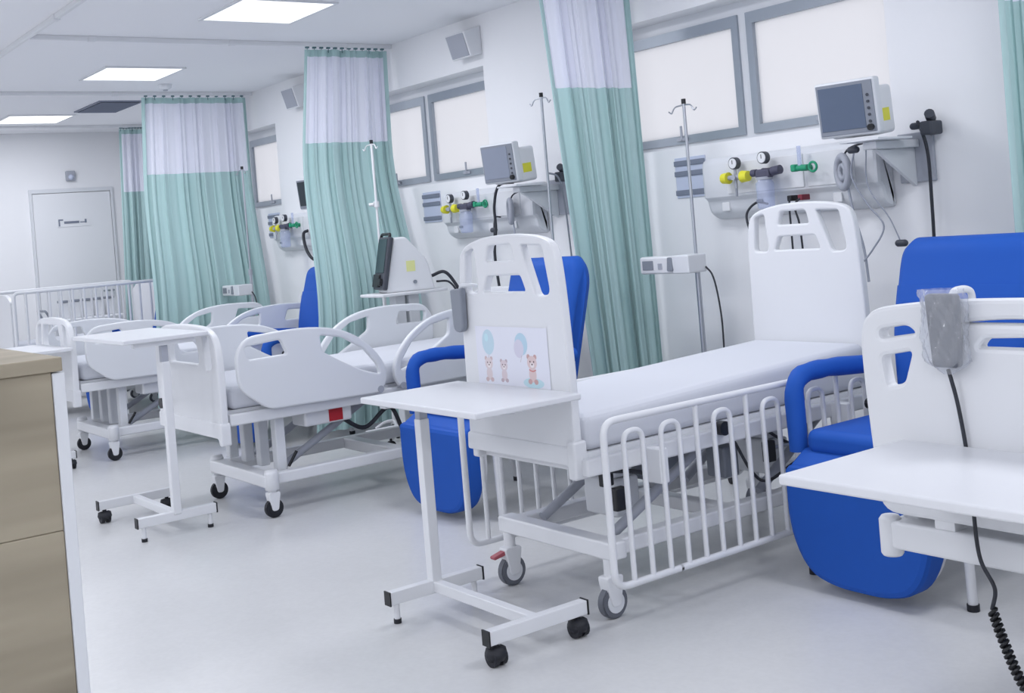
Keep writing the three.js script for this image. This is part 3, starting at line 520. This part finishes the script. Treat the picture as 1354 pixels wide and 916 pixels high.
function airRegulator(z, label) {
  const t = thing('air_regulator', label, 'regulator', [CX, 0, z], 0, 'yellow air regulators');
  part(t, 'valve_body', [cyl(0.014, V(0, 1.505, 0), V(-0.07, 1.505, 0), 14), cyl(0.012, V(-0.05, 1.505, -0.06), V(-0.05, 1.505, 0.06), 12), cyl(0.008, V(-0.05, 1.45, 0), V(-0.05, 1.55, 0), 10)], M.midGrey);
  for (const s of [-1, 1]) part(t, 'knob', [cyl(0.03, V(-0.05, 1.505, s * 0.045), V(-0.05, 1.505, s * 0.085), 16, 0.026)], M.yellow, 'yellow knob');
  gaugeHead(t, -0.035, 1.575, 0.0);
  part(t, 'outlet_nipple', cyl(0.006, V(-0.05, 1.46, 0), V(-0.055, 1.41, 0.005), 8), M.grey);
}
function suction(z, label) {
  const t = thing('suction_regulator', label, 'regulator', [CX, 0, z], 0, 'dark suction regulators with jars');
  part(t, 'valve_body', [cyl(0.02, V(0, 1.515, 0), V(-0.07, 1.515, 0), 14), bx(-0.085, -0.04, 1.485, 1.53, -0.045, 0.045, 0.012), cyl(0.018, V(-0.06, 1.515, -0.05), V(-0.06, 1.515, -0.08), 14), cyl(0.022, V(-0.06, 1.515, 0.05), V(-0.06, 1.52, 0.1), 14)], S('#4a4a5e', 0.45));
  gaugeHead(t, -0.045, 1.585, 0.0);
  part(t, 'jar', lathe([[0.0, 1.335], [0.035, 1.335], [0.042, 1.345], [0.045, 1.46], [0.035, 1.475], [0.035, 1.488]], 24).translate(-0.065, 0, 0), M.jar, 'clear collection jar');
  part(t, 'jar_lid', cyl(0.04, V(-0.065, 1.478, 0), V(-0.065, 1.492, 0), 20), M.midGrey);
  part(t, 'jar_mark', bx(-0.112, -0.109, 1.37, 1.385, -0.02, 0.02), M.signGrey);
}
function oxygen(z, label) {
  const t = thing('oxygen_flowmeter', label, 'flowmeter', [CX, 0, z], 0, 'green oxygen flowmeters');
  part(t, 'valve_body', [cyl(0.016, V(0, 1.515, 0), V(-0.06, 1.515, 0), 14), cyl(0.014, V(-0.055, 1.515, -0.055), V(-0.055, 1.515, 0.03), 12), bx(-0.075, -0.04, 1.5, 1.535, -0.06, -0.03, 0.008)], M.green, 'green valve');
  part(t, 'knob', new THREE.TorusGeometry(0.022, 0.006, 8, 20).rotateY(Math.PI / 2).translate(-0.06, 1.515, 0.065), M.green);
  part(t, 'flow_tube', cyl(0.01, V(-0.055, 1.525, -0.015), V(-0.055, 1.62, -0.015), 12), M.jar, 'clear flow tube');
}
function plugs(z, y) {
  for (const [dz, m, w] of [[-0.03, M.black, 'black'], [0.035, S('#7d2436', 0.5), 'dark red']]) {
    const t = thing('power_plug', w + ' mains plug in the wall console behind the headboard', 'plug', [CX + 0.01, y, z + dz]);
    part(t, 'plug_body', [bx(-0.06, 0, -0.012, 0.016, -0.014, 0.014, 0.005)], m);
    part(t, 'cord', pipe([V(-0.055, 0, 0), V(-0.08, -0.03, -dz * 0.5), V(-0.07, -0.12, -dz * 0.2), V(-0.06, -0.5, 0)], 0.005, 'smooth', 6), M.cable);
  }
}
const BAYS = [
  { z0: -4.39, z1: -3.3, sign: -4.585, mon: -3.24, name: 'crib bay' },
  { z0: -6.9, z1: -5.86, sign: -7.2, mon: -5.8, name: 'second bay' },
  { z0: -9.65, z1: -8.66, sign: -9.85, mon: -8.5, name: 'third bay' },
];
const BEDS = ['above the headboard of the railed crib', 'behind the footboard with bear stickers', 'beside the far window, by the wide curtain'];
BAYS.forEach((b, i) => {
  console_(b.z0, b.z1, 'white gas console on the wall ' + BEDS[i]);
  if (i === 0) {
    airRegulator(-4.1, 'yellow-knobbed air regulator with round gauge ' + BEDS[i]);
    suction(-3.9, 'dark suction regulator with gauge and clear jar ' + BEDS[i]); oxygen(-3.67, 'green oxygen valve on the console ' + BEDS[i]);
    plugs(-3.74, 1.375);
  } else {
    airRegulator(b.z0 + 0.2, 'yellow-knobbed air regulator with round gauge ' + BEDS[i]);
    suction(b.z0 + 0.4, 'dark suction regulator with gauge and clear jar ' + BEDS[i]); oxygen(b.z0 + 0.56, 'green oxygen valve on the console ' + BEDS[i]);
  }
  // name-plate board on the wall
  const s = thing('wall_board', 'small pale wall board with three grey strips ' + ['beside the metal drip stand', 'beside the curtain with the ventilator', 'beside the wide far curtain'][i], 'wall board', [WALL, 0, b.sign], 0, 'striped wall boards');
  part(s, 'plate', bx(-0.008, 0, 1.43, 1.65, -0.115, 0.115, 0.003), M.signBlue);
  for (const y of [1.605, 1.548, 1.445]) part(s, 'strip', bx(-0.016, -0.007, y, y + 0.028, -0.115, 0.115, 0.003), M.signGrey);
});

// ---------------------------------------------------------------- patient monitors on wall arms
function monitor(z, label, dark, armLabel) {
  const a = thing('monitor_arm', armLabel, 'wall bracket', [WALL, 0, z + 0.06], 0, 'monitor wall arms');
  part(a, 'wall_plate', bx(-0.02, 0, 1.4, 1.62, -0.08, 0.1, 0.006), M.midGrey);
  part(a, 'arm', [bx(-0.33, -0.02, 1.555, 1.59, -0.035, 0.035, 0.006), bx(-0.4, -0.16, 1.59, 1.6, -0.1, 0.1, 0.003)], M.plasticCool);
  part(a, 'gusset', slab([[-0.3, 1.555], [-0.02, 1.555], [-0.02, 1.38]], [], 0.02, { r: 0.01, bevel: 0.003 }), M.plasticCool);
  part(a, 'clamp', [bx(-0.11, -0.02, 1.6, 1.66, 0.1, 0.16, 0.01), cyl(0.022, V(-0.06, 1.67, 0.13), V(-0.1, 1.69, 0.15), 12)], M.darkGrey);
  const t = thing('patient_monitor', label, 'monitor', [WALL - 0.28, 1.615, z], 0.18, 'bedside patient monitors');
  const tilt = (g) => g.rotateZ(0.1);
  part(t, 'front_bezel', tilt(bx(-0.13, -0.075, 0.015, 0.255, -0.14, 0.14, 0.012)), M.plasticCool);
  part(t, 'screen_frame', tilt(bx(-0.134, -0.128, 0.025, 0.245, -0.13, 0.13, 0.003)), M.grey);
  part(t, 'screen', tilt(bx(-0.136, -0.133, 0.045, 0.232, -0.12, 0.085, 0.001)), dark, 'unlit grey screen');
  part(t, 'case', tilt(bx(-0.08, 0.08, 0.005, 0.215, -0.115, 0.115, 0.018)), M.plastic);
  part(t, 'side_sticker', tilt(bx(-0.045, 0.03, 0.06, 0.115, 0.115, 0.1165)), M.yellow, 'yellow side label');
  for (let i = 0; i < 5; i++) part(t, 'button', tilt(cyl(0.0065, V(-0.133, 0.07 + i * 0.028, 0.105), V(-0.138, 0.07 + i * 0.028, 0.105), 10)), M.darkGrey);
  part(t, 'dial', tilt(cyl(0.014, V(-0.133, 0.045, 0.107), V(-0.15, 0.045, 0.107), 16)), M.black);
  return t;
}
monitor(-3.24, 'grey-screened patient monitor with yellow label on a wall arm above the crib headboard', M.screen, 'white wall arm under the monitor above the crib headboard');
monitor(-5.8, 'grey-screened patient monitor on a wall arm behind the bear-sticker footboard', P('#8d95a6', 0.14, { specularIntensity: 1 }), 'white wall arm under the monitor behind the bear-sticker footboard');
monitor(-8.33, 'patient monitor half hidden by the curtain of the ventilator bay', M.darkScreen, 'white wall arm half hidden by the curtain of the ventilator bay');
// cuffs, sensor leads and hoses
function cuff(x, y, z, label) {
  const t = thing('pressure_cuff', label, 'pressure cuff', [x, y, z], 0, 'blood pressure cuffs');
  const g = new THREE.TorusGeometry(0.06, 0.017, 10, 30).rotateY(Math.PI / 2 - 0.5); g.scale(1, 1.15, 1);
  part(t, 'coiled_cuff', [g, new THREE.TorusGeometry(0.03, 0.012, 8, 24).rotateY(Math.PI / 2 - 0.5)], M.midGrey);
  part(t, 'hose', pipe([V(0, -0.06, 0.02), V(-0.01, -0.2, 0.05), V(0, -0.35, 0.08), V(-0.01, -0.5, 0.1)], 0.006, 'smooth', 6), M.lightCable);
  part(t, 'hanger', pipe([V(0.0, 0.06, 0), V(0.0, 0.1, 0.04), V(0.0, 0.118, 0.12), V(-0.01, 0.122, 0.22)], 0.005, 'smooth', 6), M.cable);
}
cuff(4.4, 1.475, -3.43, 'grey coiled pressure cuff hanging under the monitor above the crib headboard');
cuff(4.42, 1.45, -6.02, 'grey coiled pressure cuff hanging under the monitor behind the bear-sticker footboard');
cuff(4.42, 1.42, -8.74, 'grey coiled pressure cuff hanging beside the curtain of the ventilator bay');
function leads(name, label, pts, r, m, group, plugAt) { const t = thing(name, label, 'cable', [0, 0, 0], 0, group); part(t, 'wire', pipe(pts, r, 'smooth', 6), m); if (plugAt) part(t, 'connector', new THREE.CapsuleGeometry(0.016, 0.03, 4, 10).rotateX(Math.PI / 2).translate(...plugAt), M.darkGrey); return t; }
leads('power_cable', 'dark mains cable hanging from the monitor clamp beside the blue recliner', [V(4.53, 1.64, -3.11), V(4.5, 1.66, -3.09), V(4.52, 1.55, -3.07), V(4.54, 1.3, -3.08), V(4.55, 0.9, -3.1)], 0.0075, M.cable, 'hanging cables', [4.53, 1.645, -3.12]);
leads('sensor_lead', 'thin grey sensor lead looping under the monitor above the crib headboard', [V(4.33, 1.58, -3.3), V(4.33, 1.45, -3.33), V(4.36, 1.32, -3.28), V(4.38, 1.22, -3.22), V(4.37, 1.12, -3.28), V(4.35, 1.05, -3.34)], 0.004, M.lightCable, 'hanging cables', [4.33, 1.565, -3.31]);
leads('sensor_lead', 'pale sensor lead with grey finger clip hanging by the crib headboard', [V(4.34, 1.57, -3.25), V(4.36, 1.4, -3.27), V(4.4, 1.25, -3.2), V(4.42, 1.15, -3.17)], 0.003, M.lightCable, 'hanging cables', [4.42, 1.14, -3.165]);
leads('power_cable', 'grey cable curving down from the monitor behind the bear-sticker footboard', [V(4.45, 1.66, -5.65), V(4.47, 1.63, -5.58), V(4.5, 1.45, -5.57), V(4.5, 1.2, -5.55), V(4.5, 0.8, -5.53)], 0.006, M.grey, 'hanging cables');
leads('suction_hose', 'dark hose hanging from the suction jar behind the crib headboard', [V(4.47, 1.36, -3.95), V(4.4, 1.37, -3.96), V(4.37, 1.32, -4.0), V(4.37, 1.2, -3.98), V(4.38, 1.0, -3.96), V(4.4, 0.7, -3.95)], 0.006, M.cable, 'hanging cables');
leads('gas_hose', 'black hose hanging past the pressure cuff behind the bear-sticker footboard', [V(4.45, 1.63, -6.0), V(4.38, 1.62, -6.06), V(4.35, 1.5, -6.09), V(4.34, 1.35, -6.08), V(4.33, 1.2, -6.1), V(4.35, 0.9, -6.1)], 0.009, M.cable, 'hanging cables');
leads('gas_hose', 'thin black hose clipped beside the thicker hose behind the bear-sticker footboard', [V(4.47, 1.42, -6.2), V(4.43, 1.42, -6.2), V(4.4, 1.3, -6.19), V(4.4, 1.1, -6.19), V(4.4, 0.8, -6.17)], 0.005, M.cable, 'hanging cables', [4.38, 1.34, -6.16]);
leads('hose_bundle', 'dark coiled hoses hanging over the blue recliner half hidden by a curtain', [V(4.47, 1.46, -8.95), V(4.42, 1.44, -8.93), V(4.4, 1.3, -8.86), V(4.4, 1.22, -8.74), V(4.4, 1.28, -8.64), V(4.4, 1.24, -8.58), V(4.41, 1.12, -8.66), V(4.4, 0.98, -8.8), V(4.4, 0.8, -8.82)], 0.013, M.cable, 'hanging cables');

// ---------------------------------------------------------------- drip stands and pumps
function dripStand(x, z, h, label, mat = M.steel, reach = 0.22) {
  const t = thing('drip_stand', label, 'drip stand', [x, 0, z], 0, 'drip stands');
  part(t, 'lower_pole', cyl(0.0135, V(0, 0.08, 0), V(0, h * 0.56, 0), 14), mat);
  part(t, 'upper_pole', cyl(0.0085, V(0, h * 0.5, 0), V(0, h, 0), 12), mat);
  part(t, 'collar', cyl(0.018, V(0, h * 0.55, 0), V(0, h * 0.575, 0), 14), M.midGrey);
  part(t, 'cap', cyl(0.012, V(0, h - 0.005, 0), V(0, h + 0.02, 0), 12), M.black);
  for (const s of [-1, 1]) part(t, 'bag_hook', pipe([V(0, h - 0.01, 0), V(-0.01, h - 0.015, s * 0.06), V(-0.012, h - 0.05, s * 0.08), V(-0.012, h - 0.035, s * 0.1)], 0.004, 0.02, 6), mat);
  for (let k = 0; k < 4; k++) { const a = k * Math.PI / 2 + 0.4, c = Math.cos(a), s = Math.sin(a); part(t, 'base_leg', pipe([V(0, 0.1, 0), V(c * reach * 0.45, 0.1, s * reach * 0.45), V(c * reach, 0.06, s * reach)], 0.011, 0.03, 8), M.powder); part(t, 'caster', [cyl(0.025, V(c * reach - 0.01 * s, 0.025, s * reach + 0.01 * c), V(c * reach + 0.01 * s, 0.025, s * reach - 0.01 * c), 14), cyl(0.006, V(c * reach, 0.03, s * reach), V(c * reach, 0.065, s * reach), 8)], M.rubber); }
}
function pump(x, y, z, label) {
  const t = thing('infusion_pump', label, 'infusion pump', [x, y, z], 0, 'infusion pumps');
  part(t, 'front_case', bx(-0.1, -0.03, -0.045, 0.045, -0.24, 0.0, 0.012), M.plastic);
  part(t, 'rear_case', bx(-0.1, 0.03, -0.045, 0.048, 0.0, 0.12, 0.008), M.plasticCool);
  part(t, 'display', bx(-0.104, -0.099, -0.022, 0.025, -0.215, -0.135, 0.002), M.grey);
  part(t, 'door_latch', slab([[-0.02, -0.03], [-0.012, 0.04], [0.012, 0.04], [0.022, -0.03]], [], 0.012, { r: 0.008, bevel: 0.002 }).rotateY(-Math.PI / 2).translate(-0.103, 0, -0.01), M.grey);
  part(t, 'keypad', bx(-0.103, -0.099, -0.02, 0.01, -0.1, -0.07), M.midGrey);
  part(t, 'pole_clamp', bx(-0.035, 0.03, -0.02, 0.02, 0.03, 0.06, 0.004), M.darkGrey);
  part(t, 'cord', pipe([V(0.02, -0.02, 0.12), V(0.03, -0.06, 0.15), V(0.04, -0.25, 0.18), V(0.03, -0.5, 0.19)], 0.005, 'smooth', 6), M.cable);
}
dripStand(4.33, -4.33, 1.91, 'metal drip stand with an infusion pump between curtain and crib headboard');
pump(4.3, 1.09, -4.38, 'white infusion pump on the drip stand beside the crib headboard');
dripStand(4.3, -5.46, 2.1, 'metal drip stand at the edge of the curtain behind the blue recliner');
dripStand(4.2, -9.56, 2.04, 'metal drip stand in front of the wide far curtain');
pump(4.17, 1.0, -9.66, 'small white infusion pump before the wide far curtain');
dripStand(4.05, -7.05, 2.0, 'white drip stand behind the ventilator with the dark screen', M.powder, 0.13);
part(scene.children[scene.children.length - 1], 'pole_clamp', [cyl(0.02, V(0, 1.56, 0), V(0, 1.6, 0), 14), cyl(0.012, V(-0.02, 1.58, 0.0), V(-0.045, 1.58, -0.02), 10)], M.powder);

// ---------------------------------------------------------------- ventilator on its trolley
{
  const s = thing('equipment_trolley', 'white wheeled trolley carrying the ventilator beside the green curtain', 'trolley', [4.0, 0, -6.79]);
  part(s, 'shelf', bx(-0.2, 0.3, 0.965, 0.985, -0.14, 0.16, 0.006), M.plastic);
  part(s, 'column', [bx(-0.04, 0.04, 0.1, 0.965, -0.04, 0.04, 0.008), bx(0.06, 0.14, 0.6, 0.965, -0.05, 0.05, 0.008)], M.plasticCool);
  for (const [a, b] of [[-0.25, -0.12], [-0.25, 0.2], [0.25, -0.12], [0.25, 0.2]]) { part(s, 'base_leg', pipe([V(0, 0.1, 0), V(a, 0.075, b)], 0.018, 0.02, 8), M.powder); part(s, 'caster', [cyl(0.03, V(a, 0.03, b - 0.012), V(a, 0.03, b + 0.012), 14), cyl(0.008, V(a, 0.04, b), V(a, 0.08, b), 8)], M.rubber); }
  const t = thing('ventilator', 'white ventilator with a tilted dark screen on a trolley', 'ventilator', [4.0, 0.985, -6.79], -0.25);
  const tilt = (g) => g.rotateZ(-0.2);
  part(t, 'case', [slab([[-0.1, 0], [-0.02, 0.36], [0.06, 0.36, 0.02], [0.2, 0.2, 0.05], [0.24, 0.0]], [], 0.2, { r: 0.02, bevel: 0.012 })], M.plastic);
  part(t, 'front_panel', tilt(bx(-0.13, -0.095, 0.0, 0.35, -0.12, 0.12, 0.012)), M.darkGrey);
  part(t, 'screen', tilt(bx(-0.134, -0.129, 0.11, 0.335, -0.1, 0.1, 0.003)), M.darkScreen, 'dark unlit touch screen');
  part(t, 'control_block', [tilt(bx(-0.145, -0.128, 0.015, 0.1, -0.1, 0.04, 0.006)), tilt(cyl(0.024, V(-0.13, 0.05, 0.075), V(-0.15, 0.05, 0.075), 20))], M.black);
  part(t, 'carry_handle', pipe([V(-0.055, 0.345, -0.1), V(-0.04, 0.385, -0.1), V(-0.04, 0.385, 0.1), V(-0.055, 0.345, 0.1)], 0.01, 0.02, 8), M.black);
  part(t, 'side_sticker', [bx(0.05, 0.11, 0.13, 0.2, 0.1, 0.1015)], S('#e3e6a0', 0.5), 'pale yellow side label');
  part(t, 'port', cyl(0.012, V(0.1, 0.06, 0.1), V(0.1, 0.06, 0.115), 12), M.grey);
}
leads('breathing_hose', 'dark grey hoses curving down behind the ventilator', [V(4.24, 1.07, -6.72), V(4.3, 1.09, -6.66), V(4.36, 1.0, -6.62), V(4.4, 0.85, -6.58), V(4.42, 0.6, -6.56)], 0.011, M.cable, 'hanging cables');
leads('breathing_hose', 'thinner hose beside the dark hose behind the ventilator', [V(4.26, 1.03, -6.7), V(4.32, 1.02, -6.64), V(4.38, 0.9, -6.61), V(4.4, 0.6, -6.6)], 0.007, M.cable, 'hanging cables');

// ---------------------------------------------------------------- wall fixtures
for (const [z, label] of [[-6.55, 'white wedge-shaped wall speaker high up above the window of the second bay'], [-9.12, 'white wedge-shaped wall speaker high up beside the curtain top of the ventilator bay'], [-4.05 + 0.01, 'white wedge-shaped wall speaker above the crib bay window']]) {
  const t = thing('wall_speaker', label, 'wall speaker', [WALL, 2.5, z], 0, 'wedge wall speakers');
  part(t, 'cabinet', slab([[0, 0.21], [-0.14, 0.17, 0.01], [-0.09, 0.0, 0.01], [0, 0.02]], [], 0.23, { r: 0.006, bevel: 0.006 }), M.plastic);
  part(t, 'grille', slab([[-0.135, 0.155], [-0.141, 0.16], [-0.098, 0.012], [-0.092, 0.01]], [], 0.2, { r: 0.002, bevel: 0.0015 }), M.midGrey);
}
{
  const t = thing('wall_sensor', 'small grey sensor on the far wall above the white door', 'sensor', [3.83, 2.3, FAR]);
  part(t, 'housing', bx(-0.05, 0.05, -0.05, 0.06, 0, 0.05, 0.012), M.midGrey);
  part(t, 'lens', new THREE.SphereGeometry(0.03, 16, 10).translate(0, -0.01, 0.045), M.signBlue);
}

renderer.render(scene, camera);
